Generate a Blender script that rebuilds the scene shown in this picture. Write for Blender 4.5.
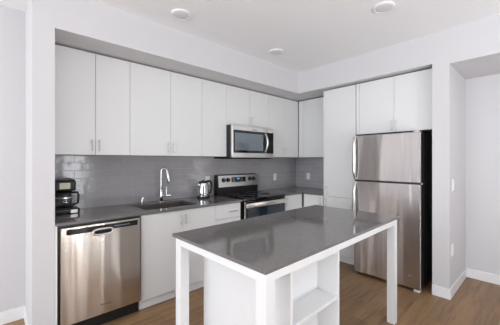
import bpy, bmesh, math, random
from mathutils import Vector, Matrix
random.seed(4)
for o in list(bpy.data.objects): bpy.data.objects.remove(o)
SC = bpy.context.scene; C = SC.collection

# ------------------------------------------------------------------ camera
cam_d = bpy.data.cameras.new('camera'); cam = bpy.data.objects.new('camera', cam_d); C.objects.link(cam)
cam.location = (-4.04, -3.128, 1.388)
YAW = 0.7460
cam.rotation_euler = (math.pi/2, 0, -YAW)
cam_d.sensor_fit = 'HORIZONTAL'; cam_d.sensor_width = 36; cam_d.lens = 273.67/500*36
cam_d.shift_y = -(162.5-160.5)/500; cam_d.clip_start = .02
SC.camera = cam

# ------------------------------------------------------------------ light and exposure
SC.view_settings.view_transform = 'Standard'; SC.view_settings.look = 'None'
SC.view_settings.gamma = 1; SC.view_settings.use_curve_mapping = False
SC.view_settings.exposure = -0.05
w = bpy.data.worlds.new('sky'); SC.world = w; w.use_nodes = True
w.node_tree.nodes['Background'].inputs[0].default_value = (.80, .90, 1, 1)
w.node_tree.nodes['Background'].inputs[1].default_value = .25
def area(name, loc, rot, sx, sy, e, col):
    d = bpy.data.lights.new(name, 'AREA'); d.shape = 'RECTANGLE'; d.size = sx; d.size_y = sy
    d.energy = e; d.color = col
    o = bpy.data.objects.new(name, d); C.objects.link(o); o.location = loc; o.rotation_euler = rot
    return o
P2 = math.pi/2
# daylight for the unseen windows added left of and behind the camera
area('daylight_left', (-8.6, -2.7, 1.5), (0, -P2-.05, 0), 2.3, 4.2, 240, (.88, .935, 1))
# added strip lamp behind the rear window, for the bright band on the dishwasher
area('dishwasher_band_lamp', (-2.50, -5.50, 1.3), (P2, 0, 0), .5, 2.3, 36, (.94, .965, 1))
# added fill lamp outside the rear windows, tilted up to brighten the ceiling
area('ceiling_fill_rear', (-4.2, -5.9, .1), (P2+1.2, 0, 0), 5.6, .8, 250, (.93, .955, 1))

# ------------------------------------------------------------------ materials
def mat(name, col, rough=.5, metal=0, spec=.5, coat=0):
    m = bpy.data.materials.new(name); m.use_nodes = True
    b = m.node_tree.nodes['Principled BSDF']
    b.inputs['Base Color'].default_value = (*col, 1); b.inputs['Roughness'].default_value = rough
    b.inputs['Metallic'].default_value = metal; b.inputs['Specular IOR Level'].default_value = spec
    b.inputs['Coat Weight'].default_value = coat
    return m
def N(m, t, **kw):
    n = m.node_tree.nodes.new(t)
    for k, v in kw.items():
        if hasattr(n, k): setattr(n, k, v)
        else: n.inputs[k.replace('_', ' ')].default_value = v
    return n
def L(m, a, b): m.node_tree.links.new(a, b)
def B(m): return m.node_tree.nodes['Principled BSDF']
def coords(m, sc=(1, 1, 1), rot=(0, 0, 0), loc=(0, 0, 0)):
    g = N(m, 'ShaderNodeNewGeometry'); mp = N(m, 'ShaderNodeMapping')
    mp.inputs['Scale'].default_value = sc; mp.inputs['Rotation'].default_value = rot; mp.inputs['Location'].default_value = loc
    L(m, g.outputs['Position'], mp.inputs['Vector']); return mp.outputs['Vector']
def bump(m, h, strength, dist):
    b = N(m, 'ShaderNodeBump'); b.inputs['Strength'].default_value = strength; b.inputs['Distance'].default_value = dist
    L(m, h, b.inputs['Height']); L(m, b.outputs['Normal'], B(m).inputs['Normal'])
def paint(name, col, rough=.6):
    m = mat(name, col, rough, spec=.3)
    n = N(m, 'ShaderNodeTexNoise'); n.inputs['Scale'].default_value = 260; n.inputs['Detail'].default_value = 3
    L(m, coords(m), n.inputs['Vector']); bump(m, n.outputs['Fac'], .12, .002); return m
def ramp(m, fac, stops):
    r = N(m, 'ShaderNodeValToRGB'); e = r.color_ramp.elements
    while len(e) < len(stops): e.new(.5)
    for k, (p, c) in zip(e, stops): k.position = p; k.color = (*c, 1)
    L(m, fac, r.inputs['Fac']); return r.outputs['Color']

M_wall = paint('wall_paint', (.665, .652, .662)); M_ceil = paint('ceiling_paint', (.94, .935, .945), .75)
M_trim = mat('trim_white', (.86, .86, .87), .35)
M_cab = mat('cabinet_white', (.79, .79, .78), .38, spec=.45)
M_carc = mat('carcass_grey', (.42, .41, .40), .6)
M_isl = mat('island_white', (.80, .80, .80), .35)
M_plate = mat('plastic_white', (.90, .90, .90), .3)
M_black = mat('black_plastic', (.012, .012, .013), .35)
M_blackgl = mat('black_glass', (.008, .009, .011), .06, spec=.6)
M_hole = mat('dark_slot', (.01, .01, .01), .8)
M_chrome = mat('chrome', (.66, .66, .67), .06, 1)
M_pull = mat('brushed_nickel', (.62, .60, .57), .3, 1)
M_rub = mat('rubber_grey', (.06, .06, .06), .8)
M_side = mat('appliance_side', (.011, .0115, .013), .45)
M_lens = mat('light_lens', (.75, .74, .76), .5)
M_dial = mat('print_grey', (.5, .5, .52), .5)
M_disp = mat('display_blue', (.02, .05, .09), .3)
b_ = B(M_disp); b_.inputs['Emission Color'].default_value = (.15, .5, 1, 1); b_.inputs['Emission Strength'].default_value = .9
M_sticker = mat('cream_sticker', (.72, .70, .50), .5)
M_glass = mat('carafe_glass', (.9, .92, .93), .03); B(M_glass).inputs['Transmission Weight'].default_value = 1
M_mesh = mat('oven_glass', (.02, .032, .05), .04, spec=1.0)  # bluish reflection put into the base colour
M_mwgl = mat('microwave_glass', (.15, .175, .20), .06, spec=1.0)  # pale blue-grey reflection mixed into the glass colour

AROT = 0.25
def steel(name, col, rough, wob, axis):
    m = mat(name, col, rough, 1)
    n = N(m, 'ShaderNodeTexNoise'); n.inputs['Scale'].default_value = 1; n.inputs['Detail'].default_value = 2
    L(m, coords(m, (4.5, 4.5, .4) if axis == 'z' else (1, 1, 3)), n.inputs['Vector'])
    f = N(m, 'ShaderNodeTexNoise'); f.inputs['Scale'].default_value = 1; f.inputs['Detail'].default_value = 2
    L(m, coords(m, (6, 6, 700)), f.inputs['Vector'])
    ma = N(m, 'ShaderNodeMath', operation='MULTIPLY_ADD'); ma.inputs[1].default_value = .004
    L(m, f.outputs['Fac'], ma.inputs[0]); L(m, n.outputs['Fac'], ma.inputs[2])
    bump(m, ma.outputs[0], 1, wob)
    tg = N(m, 'ShaderNodeTangent'); tg.direction_type = 'RADIAL'; tg.axis = 'Z'
    L(m, tg.outputs[0], B(m).inputs['Tangent']); B(m).inputs['Anisotropic'].default_value = .9; B(m).inputs['Anisotropic Rotation'].default_value = AROT; return m
M_steel = steel('stainless_dishwasher', (.72, .665, .61), .15, .011, 'z')
M_steelf = steel('stainless_fridge', (.64, .605, .595), .24, .013, 'z')
M_steelr = mat('stainless_trim', (.82, .80, .78), .30, 1)
M_sink = mat('stainless_sink', (.16, .14, .13), .45, .7)

# quartz counter: grey brown with fine specks
def quartz(name, a, b):
    m = mat(name, a, .085, spec=.5)
    n = N(m, 'ShaderNodeTexNoise'); n.inputs['Scale'].default_value = 55; n.inputs['Detail'].default_value = 6; n.inputs['Roughness'].default_value = .8
    L(m, coords(m), n.inputs['Vector'])
    L(m, ramp(m, n.outputs['Fac'], [(.3, a), (.5, tuple((x+y)/2 for x, y in zip(a, b))), (.72, b)]), B(m).inputs['Base Color'])
    return m
M_quartz = quartz('grey_quartz', (.14, .130, .127), (.205, .193, .187))

# oak plank floor, boards along X
M_floor = mat('oak_floor', (.3, .2, .12), .38, spec=.3)
m = M_floor; br = N(m, 'ShaderNodeTexBrick'); br.offset = .37; br.offset_frequency = 2
for k, v in (('Scale', 1), ('Mortar Size', .0012), ('Mortar Smooth', .3), ('Brick Width', 1.25), ('Row Height', .15), ('Bias', 0)): br.inputs[k].default_value = v
br.inputs['Color1'].default_value = (.235, .138, .068, 1); br.inputs['Color2'].default_value = (.34, .21, .11, 1); br.inputs['Mortar'].default_value = (.15, .10, .06, 1)
L(m, coords(m), br.inputs['Vector'])
g = N(m, 'ShaderNodeTexNoise'); g.inputs['Scale'].default_value = 1; g.inputs['Detail'].default_value = 6; g.inputs['Roughness'].default_value = .65; g.inputs['Distortion'].default_value = .6
L(m, coords(m, (2.2, 26, 1)), g.inputs['Vector'])
mx = N(m, 'ShaderNodeMix', data_type='RGBA', blend_type='MULTIPLY'); mx.inputs['Factor'].default_value = 1
L(m, br.outputs['Color'], mx.inputs['A']); L(m, ramp(m, g.outputs['Fac'], [(.28, (.62, .58, .55)), (.5, (1, 1, 1)), (.75, (1.25, 1.25, 1.22))]), mx.inputs['B'])
L(m, mx.outputs['Result'], B(m).inputs['Base Color'])
bump(m, br.outputs['Fac'], -.25, .001)

# glossy subway tile: u along the wall, v up
def tile(name, axis):
    m = mat(name, (.3, .29, .29), .12, spec=.6)
    g = N(m, 'ShaderNodeNewGeometry'); s = N(m, 'ShaderNodeSeparateXYZ'); c = N(m, 'ShaderNodeCombineXYZ')
    L(m, g.outputs['Position'], s.inputs[0]); L(m, s.outputs[axis], c.inputs[0])
    ad = N(m, 'ShaderNodeMath', operation='ADD'); ad.inputs[1].default_value = -.914 + .75
    L(m, s.outputs['Z'], ad.inputs[0]); L(m, ad.outputs[0], c.inputs[1])
    br = N(m, 'ShaderNodeTexBrick'); br.offset = .5
    for k, v in (('Scale', 1), ('Mortar Size', .0022), ('Mortar Smooth', .2), ('Brick Width', .225), ('Row Height', .075), ('Bias', 0)): br.inputs[k].default_value = v
    br.inputs['Color1'].default_value = (.41, .395, .41, 1); br.inputs['Color2'].default_value = (.445, .43, .445, 1); br.inputs['Mortar'].default_value = (.50, .485, .49, 1)
    L(m, c.outputs[0], br.inputs['Vector']); L(m, br.outputs['Color'], B(m).inputs['Base Color'])
    n = N(m, 'ShaderNodeTexNoise'); n.inputs['Scale'].default_value = 9; L(m, g.outputs['Position'], n.inputs['Vector'])
    ma = N(m, 'ShaderNodeMath', operation='MULTIPLY_ADD'); ma.inputs[1].default_value = -.6
    L(m, br.outputs['Fac'], ma.inputs[0]); L(m, n.outputs['Fac'], ma.inputs[2]); bump(m, ma.outputs[0], .5, .004)
    r = N(m, 'ShaderNodeMath', operation='MULTIPLY_ADD'); r.inputs[1].default_value = .45; r.inputs[2].default_value = .12
    L(m, br.outputs['Fac'], r.inputs[0]); L(m, r.outputs[0], B(m).inputs['Roughness'])
    return m
M_tileb = tile('subway_tile_back', 'X'); M_tiler = tile('subway_tile_right', 'Y')

# ------------------------------------------------------------------ mesh helpers
def newbm(): return bmesh.new()
def box(bm, a, b, bev=0, seg=2):
    a, b = Vector(a), Vector(b)
    lo = Vector([min(x, y) for x, y in zip(a, b)]); hi = Vector([max(x, y) for x, y in zip(a, b)])
    r = bmesh.ops.create_cube(bm, size=1)
    for v in r['verts']: v.co = Vector([lo[i] + (v.co[i]+.5)*(hi[i]-lo[i]) for i in range(3)])
    if bev:
        es = list({e for v in r['verts'] for e in v.link_edges})
        bmesh.ops.bevel(bm, geom=es, offset=bev, segments=seg, affect='EDGES', profile=.5)
def tube(bm, pts, rad, n=12, caps=True):
    pts = [Vector(p) for p in pts]; rs = rad if isinstance(rad, (list, tuple)) else [rad]*len(pts)
    rings = []; prev = None
    for i, p in enumerate(pts):
        t = (pts[min(i+1, len(pts)-1)] - pts[max(i-1, 0)]).normalized()
        if prev is None:
            up = Vector((0, 0, 1)) if abs(t.z) < .9 else Vector((1, 0, 0)); s = t.cross(up).normalized()
        else: s = (prev - t*prev.dot(t)).normalized()
        prev = s; u = t.cross(s)
        rings.append([bm.verts.new(p + (s*math.cos(2*math.pi*k/n) + u*math.sin(2*math.pi*k/n))*rs[i]) for k in range(n)])
    for a, b in zip(rings, rings[1:]):
        for k in range(n): bm.faces.new((a[k], a[(k+1) % n], b[(k+1) % n], b[k]))
    if caps: bm.faces.new(rings[0][::-1]); bm.faces.new(rings[-1])
def lathe(bm, prof, c, n=32, axis='Z'):
    c = Vector(c); rings = []
    for r, h in prof:
        ring = []
        for k in range(n):
            a = 2*math.pi*k/n; q = (r*math.cos(a), r*math.sin(a), h)
            if axis == 'X': q = (h, q[0], q[1])
            if axis == 'Y': q = (q[0], h, q[1])
            ring.append(bm.verts.new(c + Vector(q)))
        rings.append(ring)
    for a, b in zip(rings, rings[1:]):
        for k in range(n): bm.faces.new((a[k], a[(k+1) % n], b[(k+1) % n], b[k]))
    bm.faces.new(rings[0][::-1]); bm.faces.new(rings[-1])
def prism(bm, prof, x0, x1):      # profile in (y, z), extruded along x
    a = [bm.verts.new((x0, y, z)) for y, z in prof]; b = [bm.verts.new((x1, y, z)) for y, z in prof]
    n = len(prof)
    for k in range(n): bm.faces.new((a[k], a[(k+1) % n], b[(k+1) % n], b[k]))
    bm.faces.new(a[::-1]); bm.faces.new(b)
def obj(name, bm, m, parent=None, smooth=False):
    bmesh.ops.recalc_face_normals(bm, faces=bm.faces[:])
    off = Vector((0, 0, 0))
    if parent:
        r = parent
        while r.parent: r = r.parent
        off = r.location
        bmesh.ops.translate(bm, verts=bm.verts[:], vec=-off)
    me = bpy.data.meshes.new(name); bm.to_mesh(me); bm.free(); me.materials.append(m)
    if smooth:
        for p in me.polygons: p.use_smooth = True
        try: me.set_sharp_from_angle(angle=math.radians(40))
        except Exception: pass
    o = bpy.data.objects.new(name, me); C.objects.link(o)
    if parent: o.parent = parent
    return o
def bx(name, a, b, m, parent=None, bev=0, kind=None):
    bm = newbm(); box(bm, a, b, bev); o = obj(name, bm, m, parent)
    if kind: o['kind'] = kind
    return o
def S(name, a, b, m, bev=0): return bx(name, a, b, m, None, bev, 'structure')
def thing(name, label, cat, loc, group=None):
    o = bpy.data.objects.new(name, None); C.objects.link(o); o.location = loc; o.empty_display_size = .1
    o['label'] = label; o['category'] = cat
    if group: o['group'] = group
    return o
def tag(o, label, cat, group=None):
    o['label'] = label; o['category'] = cat
    if group: o['group'] = group
    return o
def plab(o, label): o['label'] = label; return o
def text(name, s, size, loc, rot, m, parent, ext=.0004):
    cu = bpy.data.curves.new(name, 'FONT'); cu.body = s; cu.size = size; cu.extrude = ext; cu.align_x = 'CENTER'; cu.align_y = 'CENTER'
    t = bpy.data.objects.new(name, cu); C.objects.link(t)
    dg = bpy.context.evaluated_depsgraph_get(); me = bpy.data.meshes.new_from_object(t.evaluated_get(dg))
    bpy.data.objects.remove(t)
    me.transform(Matrix.Translation(Vector(loc)) @ rot.to_4x4())
    r = parent
    while r.parent: r = r.parent
    me.transform(Matrix.Translation(-r.location)); me.materials.clear(); me.materials.append(m)
    o = bpy.data.objects.new(name, me); C.objects.link(o); o.parent = parent; return o
from mathutils import Euler
R_Y = Euler((P2, 0, 0)).to_matrix()            # reads on a face that looks along -y
R_X = Euler((P2, 0, -P2)).to_matrix()          # reads on a face that looks along -x

# ------------------------------------------------------------------ room shell
ZC, ZS, ZT, ZB, H = 2.702, 2.392, 2.378, 1.439, .914
SY, TX, PL, PR = -.606, -.721, -3.855, -3.719
S('floor', (-8.7, -5.5, -.1), (.2, .2, 0), M_floor)
S('ceiling', (-8.7, -5.5, ZC), (.2, .2, ZC+.1), M_ceil)
S('wall_back', (-8.7, 0, 0), (0, .12, ZC), M_wall)
S('wall_right', (0, -2.40, 0), (.12, .12, ZC), M_wall)
S('wall_alcove', (.08, -5.4, 0), (.2, -2.40, 2.358), M_wall)
S('wall_pier_left', (PL, SY, 0), (PR, 0, ZC), M_wall)
S('wall_pier_right', (TX, -2.472, 0), (.08, -2.325, ZC), M_wall)
S('wall_header', (TX, -5.4, 2.358), (.2, -2.472, ZC), M_wall)
S('soffit_back', (PR, SY, ZS), (0, 0, ZC), M_wall)
S('soffit_right', (TX, -2.325, ZS), (0, SY, ZC), M_wall)
# window wall on the left, and the rear wall, both behind the camera's view
def wall_with_holes(name, axis, at, th, lo, hi, holes):
    bm = newbm()
    def b(u0, u1, z0, z1):
        if axis == 'x': box(bm, (at, u0, z0), (at+th, u1, z1))
        else: box(bm, (u0, at, z0), (u1, at+th, z1))
    u = lo
    for (a, c, z0, z1) in holes:
        b(u, a, 0, ZC); b(a, c, 0, z0); b(a, c, z1, ZC); u = c
    b(u, hi, 0, ZC)
    o = obj(name, bm, M_wall); o['kind'] = 'structure'
wall_with_holes('wall_left', 'x', -8.5, .12, -5.4, 0, [(-4.8, -.6, .12, 2.6)])
wall_with_holes('wall_front', 'y', -5.4, .12, -8.5, .2, [(-7.0, -4.6, .12, 2.5), (-4.1, -1.4, .12, 2.5)])
def window(name, axis, at, a, c, z0, z1, nm):
    bm = newbm()
    def b(u0, u1, q0, q1):
        if axis == 'x': box(bm, (at, u0, q0), (at+.06, u1, q1))
        else: box(bm, (u0, at, q0), (u1, at+.06, q1))
    t = .05
    b(a, c, z0, z0+t); b(a, c, z1-t, z1); b(a, a+t, z0, z1); b(c-t, c, z0, z1)
    for k in range(1, nm): u = a+(c-a)*k/nm; b(u-t/2, u+t/2, z0, z1)
    o = obj(name, bm, M_trim); o['kind'] = 'structure'
window('added_window_1', 'x', -8.47, -4.8, -.6, .12, 2.6, 4)  # unseen window, added to light the room from the left
window('added_window_2', 'y', -5.37, -7.0, -4.6, .12, 2.5, 3)  # rear windows, out of view, added for the light they let in
window('added_window_3', 'y', -5.37, -4.1, -1.4, .12, 2.5, 3)
# baseboards, mitred boxes
def base(name, a, b): S(name, (a[0], a[1], 0), (b[0], b[1], .105), M_trim, .003)
base('baseboard_back', (-8.38, -.013), (PL, 0))
base('baseboard_pier_left', (PL-.013, -.606-.013), (PL, -.013))
bmf = newbm(); box(bmf, (TX-.013, -2.485, 0), (TX, -2.325, .105), .003); box(bmf, (TX, -2.485, 0), (.067, -2.472, .105), .003)
o = obj('baseboard_pier_right', bmf, M_trim); o['kind'] = 'structure'
base('baseboard_alcove', (.067, -5.3), (.08, -2.472))
# tiled backsplashes
bmf = newbm(); box(bmf, (PR, -.009, H-.03), (-.009, 0, ZB+.03)); o = obj('backsplash_back', bmf, M_tileb); o['kind'] = 'structure'
bmf = newbm(); box(bmf, (-.009, -.97, H-.03), (0, 0, ZB+.03)); o = obj('backsplash_right', bmf, M_tiler); o['kind'] = 'structure'

# ------------------------------------------------------------------ cabinets
G = .0016
def pull(parent, x, y, z0, z1, face='y', horiz=None):
    """bar pull; face 'y' sits on a front looking along -y, 'x' on one looking along -x"""
    bm = newbm(); r = .0045; d = .03
    def P(u, off, z): return (u, y-off, z) if face == 'y' else (x-off, u, z)
    if horiz:
        u0, u1 = horiz; z = z0
        tube(bm, [P(u0, d, z), P(u1, d, z)], r, 10)
        for u in (u0+.015, u1-.015): tube(bm, [P(u, 0, z), P(u, d, z)], r*.9, 8)
    else:
        u = x if face == 'y' else y
        tube(bm, [P(u, d, z0), P(u, d, z1)], r, 10)
        for z in (z0+.012, z1-.012): tube(bm, [P(u, 0, z), P(u, d, z)], r*.9, 8)
    return obj('handle', bm, M_pull, parent, True)
def cabinet_y(name, label, cat, x0, x1, z0, z1, yf, doors, yb=-.011, carc=M_carc, kick=0, hollow=False):
    """cabinet on the back wall; doors = [(u0,u1,z0,z1,handle spec, part name)]"""
    t = thing(name, label, cat, ((x0+x1)/2, yb, z0))
    if hollow:
        bm = newbm(); q = .018; a0, a1, c0 = x0+.001, x1-.001, yf+.019
        box(bm, (a0, c0, z0+kick), (a0+q, yb, z1)); box(bm, (a1-q, c0, z0+kick), (a1, yb, z1)); box(bm, (a0+q, c0, z0+kick), (a1-q, yb, z0+kick+q))
        box(bm, (a0+q, yb-.008, z0+kick+q), (a1-q, yb, z1)); box(bm, (a0+q, c0, z1-.03), (a1-q, c0+q, z1)); obj('body', bm, carc, t)
    else: bx('body', (x0+.001, yf+.019, z0+kick), (x1-.001, yb, z1), carc, t)
    if kick: plab(bx('toe_kick', (x0+.001, yf+.055, z0), (x1-.001, yb-.02, z0+kick-.001), M_trim, t), 'white recessed toe kick')
    for (u0, u1, q0, q1, h, pn) in doors:
        d = bx(pn, (u0+G, yf, q0+G), (u1-G, yf+.0185, q1-G), M_cab, t, .0012)
        if h:
            if h[0] == 'v': pull(d, h[1], yf, h[2], h[3], 'y')
            else: pull(d, 0, yf, h[3], h[3], 'y', (h[1], h[2]))
    return t
def cabinet_x(name, label, cat, y0, y1, z0, z1, xf, doors, xb=-.011, kick=0):
    t = thing(name, label, cat, (xb, (y0+y1)/2, z0))
    bx('body', (xf+.019, y0+.001, z0+kick), (xb, y1-.001, z1), M_carc, t)
    if kick: plab(bx('toe_kick', (xf+.055, y0+.001, z0), (xb-.02, y1-.001, z0+kick-.001), M_trim, t), 'white recessed toe kick')
    for (u0, u1, q0, q1, h, pn) in doors:
        d = bx(pn, (xf, u0+G, q0+G), (xf+.0185, u1-G, q1-G), M_cab, t, .0012)
        if h: pull(d, xf, h[1], h[2], h[3], 'x')
    return t
U = -.296
X0 = -3.712
cabinet_y('wall_cabinet', 'white two-door wall cabinet at the far left, above the coffee maker', 'cabinet', X0, -3.061, ZB, ZT, U,
    [(X0, -3.37, ZB, ZT, ('v', -3.400, 1.475, 1.58), 'door'), (-3.37, -3.061, ZB, ZT, ('v', -3.340, 1.475, 1.58), 'door')])
cabinet_y('wall_cabinet', 'white two-door wall cabinet above the sink and faucet', 'cabinet', -3.061, -2.215, ZB, ZT, U,
    [(-3.061, -2.622, ZB, ZT, ('v', -2.652, 1.475, 1.585), 'door'), (-2.622, -2.215, ZB, ZT, ('v', -2.592, 1.475, 1.585), 'door')])
cabinet_y('wall_cabinet', 'narrow white single-door wall cabinet left of the microwave, above the kettle', 'cabinet', -2.215, -1.84, ZB, ZT, U,
    [(-2.215, -1.84, ZB, ZT, None, 'door')])
cabinet_y('wall_cabinet', 'short white two-door wall cabinet directly above the microwave', 'cabinet', -1.84, -1.045, 1.853, ZT, U,
    [(-1.84, -1.425, 1.853, ZT, ('v', -1.450, 1.89, 1.995), 'door'), (-1.425, -1.045, 1.853, ZT, ('v', -1.400, 1.89, 1.995), 'door')])
cabinet_y('wall_cabinet', 'white two-door wall cabinet right of the microwave, in the corner', 'cabinet', -1.045, -.318, ZB, ZT, U,
    [(-1.045, -.685, ZB, ZT, ('v', -.712, 1.475, 1.585), 'door'), (-.685, -.318, ZB, ZT, ('v', -.655, 1.475, 1.585), 'door')])
cabinet_x('wall_cabinet', 'white single-door wall cabinet on the right wall, between corner and tall cabinet', 'cabinet', -.968, -.30, ZB, ZT, -.312,
    [(-.968, -.405, ZB, ZT, None, 'door'), (-.405, -.300, ZB, ZT, None, 'filler_panel')])
XT = -.618
cabinet_x('tall_cabinet', 'full height white pantry cabinet left of the refrigerator', 'cabinet', -1.452, -.970, 0, ZT, XT,
    [(-1.448, -.993, .886, ZT, ('v', -1.020, .910, 1.030), 'door'), (-1.448, -.993, .10, .886, ('v', -1.020, .742, .860), 'door'), (-.993, -.970, .10, ZT, None, 'filler_panel')], kick=.10)
cabinet_x('wall_cabinet', 'wide white two-door cabinet above the refrigerator', 'cabinet', -2.320, -1.455, 1.722, ZT, XT,
    [(-2.318, -1.915, 1.722, ZT, ('v', -1.940, 1.74, 1.86), 'door'), (-1.915, -1.500, 1.722, ZT, ('v', -1.890, 1.74, 1.86), 'door'), (-1.500, -1.455, 1.722, ZT, None, 'filler_panel')])
# base cabinets
YB = -.62
e = bx('end_panel', (PR+.002, YB+.01, 0), (-3.7045, -.011, H-.022), M_cab, None, .001)
tag(e, 'narrow white end panel between the left pier and the dishwasher', 'panel')
XS0, XS1, XS2 = -3.075, -2.250, -1.878
cabinet_y('base_cabinet', 'white two-door base cabinet under the sink, right of the dishwasher', 'cabinet', XS0, XS1, 0, H-.022, YB,
    [(XS0, -2.655, .10, .885, ('v', -2.682, .745, .845), 'door'), (-2.655, XS1, .10, .885, ('v', -2.628, .745, .845), 'door')], kick=.10, hollow=True)
cabinet_y('drawer_cabinet', 'white base cabinet with stacked drawers left of the range', 'cabinet', XS1, XS2, 0, H-.022, YB,
    [(XS1, XS2, .715, .885, ('h', -2.075, -1.945, .795), 'drawer'), (XS1, XS2, .41, .715, ('h', -2.075, -1.945, .63), 'drawer'), (XS1, XS2, .10, .41, ('h', -2.075, -1.945, .33), 'drawer')], kick=.10)
cabinet_y('base_cabinet', 'white base cabinet right of the range, in the corner', 'cabinet', -1.068, -.645, 0, H-.022, YB,
    [(-1.068, -.690, .10, .885, ('v', -1.040, .745, .845), 'door'), (-.690, -.645, .10, .885, None, 'filler_panel')], kick=.10)
cabinet_x('base_cabinet', 'white base cabinet on the right wall beside the tall cabinet', 'cabinet', -.968, -.625, 0, H-.022, -.64,
    [(-.968, -.645, .10, .885, ('v', -.942, .752, .868), 'door')], kick=.10)

# ------------------------------------------------------------------ worktops
SX0, SX1, SYF, SYK = -3.00, -2.42, -.550, -.150
def slab_hole(bm, x0, x1, y0, y1, z0, z1, hx0, hx1, hy0, hy1):
    xs = [x0, hx0, hx1, x1]; ys = [y0, hy0, hy1, y1]
    for i in range(3):
        for j in range(3):
            if (i, j) != (1, 1): box(bm, (xs[i], ys[j], z0), (xs[i+1], ys[j+1], z1))
    bmesh.ops.remove_doubles(bm, verts=bm.verts[:], dist=1e-5)
    seen = {}
    for f in bm.faces: seen.setdefault(tuple(sorted(v.index for v in f.verts)), []).append(f)
    bm.verts.index_update(); seen = {}
    for f in bm.faces: seen.setdefault(tuple(sorted(v.index for v in f.verts)), []).append(f)
    bmesh.ops.delete(bm, geom=[f for k in seen.values() if len(k) > 1 for f in k], context='FACES')
bm = newbm(); slab_hole(bm, PR+.002, -1.862, -.645, -.010, H-.02, H, SX0, SX1, SYF, SYK)
tag(obj('countertop', bm, M_quartz), 'long grey quartz countertop with the sink cut in, left of the range', 'countertop')
bm = newbm()
pts = [(-1.080, -.010), (-1.080, -.645), (-.666, -.645), (-.666, -.968), (-.010, -.968), (-.010, -.010)]
lo = [bm.verts.new((x, y, H-.02)) for x, y in pts]; hi = [bm.verts.new((x, y, H)) for x, y in pts]
bm.faces.new(lo[::-1]); bm.faces.new(hi)
for k in range(6): bm.faces.new((lo[k], lo[(k+1) % 6], hi[(k+1) % 6], hi[k]))
tag(obj('countertop', bm, M_quartz), 'L-shaped grey quartz countertop in the corner, right of the range', 'countertop')

# sink: undermount bowl
t = thing('kitchen_sink', 'rectangular stainless undermount sink set in the long countertop', 'sink', ((SX0+SX1)/2, (SYF+SYK)/2, H-.22))
bm = newbm(); z0, z1 = H-.20, H-.0205; th = .004
a0, a1, c0, c1 = SX0-.012, SX1+.012, SYF-.012, SYK+.012
box(bm, (a0, c0, z0-th), (a1, c1, z0)); box(bm, (a0, c0, z0), (a0+.012, c1, z1)); box(bm, (a1-.012, c0, z0), (a1, c1, z1))
box(bm, (a0, c0, z0), (a1, c0+.012, z1)); box(bm, (a0, c1-.012, z0), (a1, c1, z1))
obj('basin', bm, M_sink, t)
bm = newbm(); lathe(bm, [(.045, 0), (.045, .003), (.03, .003), (.028, .001)], ((SX0+SX1)/2, (SYF+SYK)/2, z0)); obj('drain', bm, M_chrome, t, True)

# faucet
fx, fy = -2.648, -.110
t = thing('kitchen_faucet', 'chrome pull-down kitchen faucet with high arched neck behind the sink', 'faucet', (fx, fy, H))
bm = newbm(); lathe(bm, [(.030, 0), (.030, .008), (.024, .012), (.024, .15), (.017, .158)], (fx, fy, H)); obj('base', bm, M_chrome, t, True)
bm = newbm(); R = .034; ang = math.radians(-35); dx, dy = math.cos(ang), math.sin(ang)
pth = [(fx, fy, H+.15), (fx, fy, H+.22), (fx, fy, H+.345)]
for k in range(1, 13):
    a = math.pi*k/12*.99; pth.append((fx+dx*R*(1-math.cos(a)), fy+dy*R*(1-math.cos(a)), H+.345+R*math.sin(a)))
tube(bm, pth, .0125, 16); obj('spout', bm, M_chrome, t, True)
e = Vector(pth[-1]); d = (Vector(pth[-1])-Vector(pth[-2])).normalized()
bm = newbm(); tube(bm, [e, e+d*.05, e+d*.12, e+d*.135], [.0145, .019, .021, .017], 16); sh = obj('spray_head', bm, M_chrome, t, True)
bm = newbm(); q = e+d*.045 + Vector((-dx, -dy, 0))*.014; tube(bm, [q, q+d*.035], .007, 8); obj('button', bm, M_black, sh, True)
bm = newbm(); tube(bm, [(fx, fy, H+.07), (fx+.055, fy-.02, H+.07)], .013, 12); tube(bm, [(fx+.055, fy-.02, H+.065), (fx+.06, fy-.022, H+.17)], [.009, .006], 10)
tube(bm, [(fx+.05, fy-.02, H+.068), (fx+.10, fy-.035, H+.070)], [.010, .007], 10); obj('lever', bm, M_chrome, t, True)
# soap dispenser
sx, sy = -2.86, -.10
t = thing('soap_dispenser', 'small chrome air gap cap standing left of the faucet', 'dispenser', (sx, sy, H))
bm = newbm(); lathe(bm, [(.027, 0), (.027, .006), (.023, .008), (.023, .062), (.018, .070)], (sx, sy, H)); obj('cap', bm, M_chrome, t, True)
bm = newbm(); box(bm, (sx-.004, sy-.0238, H+.025), (sx+.004, sy-.0215, H+.045)); obj('slot', bm, M_hole, t)

# ------------------------------------------------------------------ coffee maker
cx, cy = -3.590, -.138
t = thing('coffee_maker', 'black drip coffee maker with glass carafe at the left end of the counter', 'coffee maker', (cx, cy, H))
bm = newbm(); box(bm, (cx-.105, cy-.12, H), (cx+.105, cy+.12, H+.045), .012, 3); bs = obj('base', bm, M_black, t, True)
bm = newbm(); lathe(bm, [(.072, 0), (.072, .004), (.06, .005)], (cx, cy-.02, H+.045)); obj('hot_plate', bm, M_rub, t, True)
bm = newbm(); box(bm, (cx-.085, cy+.055, H+.04), (cx+.075, cy+.12, H+.29), .012, 3); obj('water_tank', bm, M_black, t, True)
bm = newbm(); box(bm, (cx-.085, cy-.11, H+.205), (cx+.075, cy+.12, H+.292), .012, 3); hd = obj('brew_head', bm, M_black, t, True)
bm = newbm(); box(bm, (cx-.080, cy-.10, H+.290), (cx+.070, cy+.11, H+.303), .007, 2); obj('lid', bm, M_black, t, True)
bm = newbm(); box(bm, (cx-.050, cy-.113, H+.222), (cx+.030, cy-.1095, H+.275), .003, 1); st = plab(obj('label_plate', bm, M_sticker, hd), 'cream coloured sticker')
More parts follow.
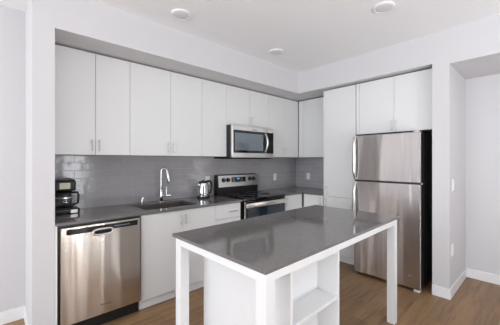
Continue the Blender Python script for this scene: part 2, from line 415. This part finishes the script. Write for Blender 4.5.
for k in range(4): bx('print_line', (cx-.042, cy-.1138, H+.230+k*.011), (cx+.022-.012*(k % 2), cy-.1130, H+.233+k*.011), M_dial, hd)
bm = newbm(); lathe(bm, [(.058, 0), (.074, .012), (.079, .05), (.074, .09), (.060, .118), (.056, .126), (.053, .126), (.057, .115), (.071, .088), (.076, .05), (.071, .014), (.05, .004)], (cx, cy-.02, H+.052)); cf = plab(obj('carafe', bm, M_glass, t, True), 'clear glass carafe')
bm = newbm(); lathe(bm, [(.060, 0), (.062, .010), (.05, .024), (.02, .026)], (cx, cy-.02, H+.172)); obj('carafe_lid', bm, M_black, cf, True)
bm = newbm(); lathe(bm, [(.0785, 0), (.0785, .012), (.0775, .012)], (cx, cy-.02, H+.135)); obj('band', bm, M_pull, cf, True)
bm = newbm(); hx = cx+.062; ux, uy = .75, -.66
tube(bm, [(cx+ux*.06, cy-.02+uy*.06, H+.185), (cx+ux*.115, cy-.02+uy*.115, H+.185), (cx+ux*.125, cy-.02+uy*.125, H+.165), (cx+ux*.12, cy-.02+uy*.12, H+.09), (cx+ux*.078, cy-.02+uy*.078, H+.075)], .010, 10); obj('carafe_handle', bm, M_black, cf, True)
bm = newbm(); box(bm, (cx+.03, cy-.123, H+.006), (cx+.085, cy-.119, H+.036), .003, 1); plab(obj('switch', bm, M_pull, bs), 'silver power switch')

# ------------------------------------------------------------------ kettle
kx, ky = -2.120, -.175
t = thing('electric_kettle', 'steel electric kettle with black lid and handle, left of the range', 'kettle', (kx, ky, H))
bm = newbm(); lathe(bm, [(.083, 0), (.085, .01), (.083, .022), (.06, .024)], (kx, ky, H)); obj('base', bm, M_black, t, True)
bm = newbm(); lathe(bm, [(.077, 0), (.078, .02), (.075, .08), (.069, .14), (.062, .165), (.05, .168)], (kx, ky, H+.024)); obj('body', bm, M_chrome, t, True)
bm = newbm(); lathe(bm, [(.059, 0), (.058, .012), (.045, .022), (.014, .025), (.012, .035)], (kx, ky, H+.190)); obj('lid', bm, M_black, t, True)
bm = newbm(); tube(bm, [(kx-.045, ky-.02, H+.145), (kx-.075, ky-.02, H+.17), (kx-.092, ky-.02, H+.182)], [.026, .018, .012], 12); obj('spout', bm, M_chrome, t, True)
bm = newbm(); tube(bm, [(kx+.04, ky-.01, H+.205), (kx+.085, ky-.01, H+.212), (kx+.118, ky-.01, H+.185), (kx+.122, ky-.01, H+.12), (kx+.108, ky-.01, H+.06), (kx+.07, ky-.01, H+.045)], [.014, .014, .013, .012, .011, .010], 12); obj('handle', bm, M_black, t, True)

# ------------------------------------------------------------------ dishwasher
D0, D1, DF = -3.703, -3.083, -.652
t = thing('dishwasher', 'stainless steel dishwasher under the counter beside the left pier', 'dishwasher', ((D0+D1)/2, -.3, 0))
bx('body', (D0, -.598, .10), (D1, -.03, H-.026), M_black, t)
plab(bx('toe_kick', (D0+.004, -.575, 0), (D1-.004, -.30, .10), M_black, t), 'black recessed toe kick')
dr = bx('door', (D0+.014, DF, .125), (D1-.010, -.599, .872), M_steel, t, .004)
plab(bx('control_panel', (D0+.050, DF-.0015, .815), (D1-.035, DF+.002, .858), M_blackgl, dr), 'black control strip')
bm = newbm(); hc = (D0+D1)/2-.005                   # pocket handle: oval rim round a dark recess
ov = [(hc+.072*math.copysign(abs(math.cos(a))**.6, math.cos(a)), DF-.004, .805+.023*math.copysign(abs(math.sin(a))**.6, math.sin(a))) for a in [2*math.pi*k/32 for k in range(32)]]
tube(bm, ov+[ov[0]], .0085, 8, False); hd = plab(obj('handle', bm, M_steelr, dr, True), 'bright rim of the pocket handle')
bm = newbm(); vs = [bm.verts.new((x, DF-.0012, z)) for x, y, z in ov]; vb = [bm.verts.new((x, DF-.0028, z)) for x, y, z in ov]
bm.faces.new(vs); bm.faces.new(vb[::-1])
for k in range(32): bm.faces.new((vs[k], vs[(k+1) % 32], vb[(k+1) % 32], vb[k]))
obj('recess', bm, M_hole, hd)
for k in range(7): bx('button', (hc+.09+k*.018, DF-.003, .833), (hc+.098+k*.018, DF-.0015, .839), M_dial, dr)
text('logo', 'Whirlpool', .020, ((D0+D1)/2+.012, DF-.0008, .205), R_Y, M_rub, dr)

# ------------------------------------------------------------------ range
R0, R1, RF = -1.848, -1.085, -.655
t = thing('range', 'freestanding stainless and black electric range between the base cabinets', 'stove', ((R0+R1)/2, -.35, 0))
bx('body', (R0, -.61, .03), (R1, -.03, .895), M_side, t)
for px in (R0+.05, R1-.05):
    for py in (-.56, -.10):
        bm = newbm(); lathe(bm, [(.018, 0), (.018, .03)], (px, py, 0), 12); obj('foot', bm, M_rub, t)
bm = newbm(); box(bm, (R0-.001, RF, .895), (R1+.001, -.03, .920), .004); ct = plab(obj('cooktop', bm, M_blackgl, t), 'black glass cooktop')
for (bx_, by_, br_) in ((R0+.20, -.47, .10), (R1-.20, -.47, .078), (R0+.20, -.20, .078), (R1-.20, -.20, .10)):
    bm = newbm(); lathe(bm, [(br_, 0), (br_, .0006), (br_-.003, .0006), (br_-.003, 0)], (bx_, by_, .9201)); obj('burner_ring', bm, M_dial, ct)
od = bx('oven_door', (R0+.004, RF, .245), (R1-.004, -.612, .885), M_blackgl, t, .003)
plab(bx('oven_window', (R0+.060, RF-.002, .30), (R1-.020, RF+.002, .795), M_mesh, od), 'dark glass oven window')
plab(bx('edge_trim', (R0+.004, RF-.001, .247), (R0+.018, RF+.002, .885), M_steelr, od), 'thin stainless edge')
bm = newbm(); box(bm, (R0+.002, RF-.050, .812), (R1+.004, RF-.030, .868), .003, 2)
for x in (R0+.045, R1-.045): box(bm, (x-.012, RF-.04, .822), (x+.012, RF+.001, .85), .003)
obj('handle', bm, M_steelr, od, True)
dw = bx('drawer', (R0+.004, RF, .06), (R1-.004, -.612, .235), M_steelr, t, .003)
# backguard, leaning back
bm = newbm(); prism(bm, [(-.10, .9205), (-.105, 1.025), (-.085, 1.18), (-.055, 1.19), (-.032, 1.18), (-.032, .9205)], R0, R1); bg = obj('backguard', bm, M_side, t)
bm = newbm(); prism(bm, [(-.1058, 1.020), (-.1145, 1.020), (-.0932, 1.177), (-.0865, 1.177)], R0+.022, R1+.012); fp = plab(obj('control_panel', bm, M_steelr, bg), 'stainless control panel with knobs and clock')
def onp(u, z): return (u, -.1135+(z-1.035)*.02/.147, z)
bm = newbm(); a = onp(0, 1.08)[1]; b2 = onp(0, 1.15)[1]
prism(bm, [(a-.001, 1.08), (b2-.001, 1.15), (b2+.002, 1.15), (a+.002, 1.08)], -1.60, -1.335); ds = plab(obj('display', bm, M_blackgl, fp), 'black clock display')
bm = newbm(); a = onp(0, 1.118)[1]; b2 = onp(0, 1.138)[1]; prism(bm, [(a-.0025, 1.118), (b2-.0025, 1.138), (b2, 1.138), (a, 1.118)], -1.495, -1.455); plab(obj('clock_digits', bm, M_disp, ds), 'lit blue clock digits')
for i in range(5):
    for j in range(2):
        x = (-1.585+i*.016) if i < 3 else (-1.42+(i-3)*.03); p = onp(x, 1.092+j*.03)
        bx('button', (x, p[1]-.0028, p[2]), (x+.010, p[1]-.001, p[2]+.008), M_dial, ds)
for x in (-1.745, -1.665, -1.255, -1.175):
    p = onp(x, 1.115); bm = newbm(); lathe(bm, [(.031, 0), (.031, -.006), (.026, -.008), (.023, -.028), (.015, -.030)], p, 20, 'Y'); k_ = obj('knob', bm, M_black, fp, True)
    bx('marker', (x-.002, p[1]-.032, p[2]+.002), (x+.002, p[1]-.030, p[2]+.018), M_dial, k_)

# ------------------------------------------------------------------ microwave
W0, W1, WF = -1.838, -1.055, -.412
Z0, Z1 = 1.437, 1.851
t = thing('microwave', 'stainless over-the-range microwave hung above the cooktop', 'microwave', ((W0+W1)/2, -.2, Z0))
bx('body', (W0, WF+.035, Z0-.022), (W1, -.011, Z1), M_side, t)
bx('vent_grille', (W0+.05, WF+.06, Z0-.028), (W1-.05, -.08, Z0-.020), M_black, t)
fr = bx('door', (W0+.002, WF, Z0-.010), (W1-.004, WF+.034, Z1-.004), M_steelr, t, .003)
plab(bx('window', (W0+.022, WF-.0025, Z0+.052), (-1.232, WF+.001, Z1-.066), M_blackgl, fr), 'black framed door window')
plab(bx('glass', (W0+.040, WF-.0035, Z0+.085), (-1.285, WF-.002, Z1-.100), M_mwgl, fr), 'reflective window glass')
plab(bx('control_panel', (-1.228, WF-.0025, Z0+.052), (W1-.010, WF+.001, Z1-.066), M_blackgl, fr), 'black keypad panel')
for i in range(3):
    for j in range(5): bx('button', (-1.150+i*.026, WF-.0035, Z0+.11+j*.026), (-1.135+i*.026, WF-.002, Z0+.120+j*.026), M_disp if False else M_rub, fr)
bm = newbm(); n = 14; hx = -1.232
tube(bm, [(hx, WF-.004-.042*math.sin(math.pi*k/n), Z0+.070+(Z1-Z0-.155)*k/n) for k in range(n+1)], [.012+.004*math.sin(math.pi*k/n) for k in range(n+1)], 12); obj('handle', bm, M_steelr, fr, True)
plab(bx('sticker', (-1.155, WF-.0012, Z1-.060), (-1.065, WF+.0005, Z1-.018), M_sticker, fr), 'small pale sticker')
text('logo', 'Whirlpool', .022, (-1.44, WF-.0006, Z1-.045), R_Y, M_rub, fr)

# ------------------------------------------------------------------ refrigerator
F0, F1, FX = -2.247, -1.517, -.805
t = thing('refrigerator', 'stainless top-freezer refrigerator with black side beside the right pier', 'refrigerator', (-.4, (F0+F1)/2, 0))
bx('body', (FX+.075, F0+.006, .035), (-.06, F1-.004, 1.685), M_side, t)
def fdoor(name, z0, z1):
    d = plab(bx(name, (FX, F0+.004, z0), (FX+.068, F1, z1), M_steelf, t, .008), 'stainless door')
    return d
fz = fdoor('freezer_door', 1.150, 1.690); fd = fdoor('refrigerator_door', .030, 1.136)
plab(bx('trim_strip', (FX+.012, F0+.012, 1.137), (FX+.066, F1-.006, 1.149), M_black, t), 'dark gap strip between the doors')
for par, z0, z1, low in ((fz, 1.158, 1.688, 0), (fd, .42, 1.128, 1)):
    bm = newbm(); n = 24; rings = []
    for k in range(n+1):
        s = k/n; off = .004+.040*min(1, math.sin(math.pi*s)*2.2)**.6; wd = .014+.006*math.sin(math.pi*s); z = z0+(z1-z0)*s; yc = F1-.020
        rings.append([bm.verts.new((FX-off+a, yc+b, z)) for a, b in ((-.008, -wd*.6), (-.008, wd*.6), (-.003, wd), (.008, wd), (.008, -wd), (-.003, -wd))])
    for a, b in zip(rings, rings[1:]):
        for k in range(6): bm.faces.new((a[k], a[(k+1) % 6], b[(k+1) % 6], b[k]))
    bm.faces.new(rings[0]); bm.faces.new(rings[-1])
    obj('handle', bm, M_steelr, par, True)
bx('hinge_cap', (FX+.01, F0+.02, 1.6905), (FX+.10, F0+.075, 1.706), M_pull, t, .004)
bx('hinge_cap', (FX+.02, F0-.004, 1.133), (FX+.07, F0+.006, 1.153), M_pull, t, .002)
plab(bx('base_grille', (FX+.06, F0+.03, .022), (FX+.09, F1-.02, .030), M_black, t), 'black base grille')
for yy in (F0+.05, F1-.06):
    bm = newbm(); box(bm, (FX+.012, yy-.035, 0), (FX+.055, yy+.025, .022), .003); box(bm, (FX+.03, yy-.01, .020), (FX+.06, yy+.01, .031)); obj('foot', bm, M_plate if yy < -2 else M_rub, t)
for yy in (F0+.06, F1-.06):
    bm = newbm(); lathe(bm, [(.022, -.02), (.022, .02)], (-.14, yy, .022), 16, 'Y'); bx('wheel_bracket', (-.16, yy-.012, .02), (-.12, yy+.012, .04), M_rub, t); obj('wheel', bm, M_rub, t)
bm = newbm(); lathe(bm, [(.016, 0), (.016, -.002), (.013, -.0025)], (FX, F0+.105, .155), 20, 'X'); plab(obj('badge', bm, M_pull, fd, True), 'small round badge')
bx('screw_cap', (FX-.001, F0+.055, .905), (FX+.001, F0+.061, .911), M_rub, fd)

# ------------------------------------------------------------------ outlets and switches
def outlet(label, loc, face):
    t = thing('wall_outlet', label, 'outlet', loc, 'white outlets on the backsplash')
    x, y, z = loc; d = .006
    def b(name, u0, u1, z0, z1, o0, o1, m, par):
        if face == 'y': return bx(name, (x+u0, y-o1, z+z0), (x+u1, y-o0, z+z1), m, par, .001 if name != 'slot' else 0)
        return bx(name, (x-o1, y+u0, z+z0), (x-o0, y+u1, z+z1), m, par, .001 if name != 'slot' else 0)
    pl = b('plate', -.035, .035, 0, .115, 0, d, M_plate, t)
    for zz in (.022, .065):
        s = b('socket', -.016, .016, zz, zz+.028, d, d+.002, M_plate, t)
        for u in (-.007, .005): b('slot', u, u+.002, zz+.010, zz+.020, d+.002, d+.0025, M_hole, s)
    return t
outlet('white outlet plate on the grey tile beside the coffee maker', (-3.450, -.0092, 1.06), 'y')
outlet('white outlet plate on the tile behind the kettle', (-1.945, -.0092, 1.06), 'y')
outlet('white outlet plate on the tile right of the range', (-.585, -.0092, 1.052), 'y')
outlet('white outlet plate on the right wall tile, in the corner near the tall cabinet', (-.0092, -.28, 1.054), 'x')
def wallplate(label, x, z, sw):
    t = thing('light_switch' if sw else 'wall_outlet', label, 'switch' if sw else 'outlet', (x, -2.472, z))
    bx('plate', (x-.038, -2.478, z), (x+.038, -2.472, z+.118), M_plate, t, .001)
    if sw: bx('rocker', (x-.017, -2.483, z+.028), (x+.017, -2.478, z+.090), M_plate, t, .002)
    else:
        for zz in (.022, .067): bx('socket', (x-.017, -2.480, z+zz), (x+.017, -2.478, z+zz+.03), M_plate, t, .001)
wallplate('white light switch at chest height on the right pier facing the alcove', -.575, 1.075, True)
wallplate('white outlet low on the right pier facing the alcove', -.60, .41, False)

# ------------------------------------------------------------------ ceiling lights
cl = [(-2.828, -.905, 'round white ceiling light nearest the left wall cabinets'),
      (-1.570, -.918, 'round white ceiling light nearest the kitchen corner soffit'),
      (-1.610, -2.183, 'round white ceiling light nearest the refrigerator and alcove')]
t0 = None
for x, y, lb in cl:
    if t0 is None:
        t0 = thing('ceiling_light', lb, 'ceiling light', (x, y, ZC), 'round ceiling lights')
        bm = newbm(); lathe(bm, [(.088, 0), (.088, -.008), (.078, -.016), (.068, -.016), (.066, -.012)], (x, y, ZC)); obj('trim_ring', bm, M_trim, t0, True)
        bm = newbm(); lathe(bm, [(.067, -.010), (.06, -.0145), (.02, -.0165)], (x, y, ZC)); obj('lens', bm, M_lens, t0, True)
    else:
        r = t0.copy(); C.objects.link(r); r.location = (x, y, ZC); r['label'] = lb
        for ch in [c for c in C.objects if c.parent == t0]:
            c = ch.copy(); C.objects.link(c); c.parent = r

# ------------------------------------------------------------------ island (built square, turned slightly)
IX, IY, ROT = -3.172, -2.290, math.radians(1.0)
IL, IW = 1.715, .850
HI = .902; OB, OR = .048, .058     # slab height, rear and right overhang
def loc(u, v, z): return (IX+u, IY+v, z)
t = thing('kitchen_island', 'white kitchen island with open corner legs and a recessed shelf cabinet', 'island', (IX, IY, 0))
ov = .002
LG = .062
for u in (ov, IL-OR-LG):
    for v in (ov, IW-OB-LG):
        bx('leg', loc(u, v, 0), loc(u+LG, v+LG, HI-.0205), M_isl, t, .0015)
zr0, zr1 = .842, HI-.0205
for v in (ov, IW-OB-LG): bx('rail', loc(ov+LG, v+.001, zr0), loc(IL-OR-LG, v+.03, zr1), M_isl, t, .001)
for u in (ov, IL-OR-LG): bx('rail', loc(u+.001, ov+LG, zr0), loc(u+.03, IW-OB-LG, zr1), M_isl, t, .001)
u0, u1, v0, v1 = .204, .692, .020, .780
pt = .018; zb = .10; vd = .145
bx('side_panel', loc(u0, v0, 0), loc(u0+pt, v1, zr0), M_isl, t, .001)
bx('side_panel', loc(u1-pt, v0, 0), loc(u1, v1, zr0), M_isl, t, .001)
bx('rear_panel', loc(u0+pt, v1-pt, 0), loc(u1-pt, v1, zr0), M_isl, t)
bx('back_panel', loc(u0+pt, v0+vd, zb), loc(u1-pt, v0+vd+.012, zr0-.018), M_isl, t)
bx('top_panel', loc(u0+pt, v0, zr0-.018), loc(u1-pt, v1-pt, zr0), M_isl, t)
bx('bottom_panel', loc(u0+pt, v0, zb), loc(u1-pt, v0+vd, zb+pt), M_isl, t, .001)
bx('toe_kick', loc(u0+pt, v0+.04, 0), loc(u1-pt, v0+.055, zb), M_isl, t)
bx('shelf', loc(u0+pt, v0+.004, .532), loc(u1-pt, v0+vd, .552), M_isl, t, .001)
t.rotation_euler = (0, 0, ROT)
bm = newbm(); box(bm, (0, 0, 0), (IL, IW, .02), .0015, 1)
it = obj('island_countertop', bm, M_quartz); it.location = (IX, IY, HI-.02); it.rotation_euler = (0, 0, ROT)
tag(it, 'large grey quartz slab on top of the white kitchen island', 'countertop')
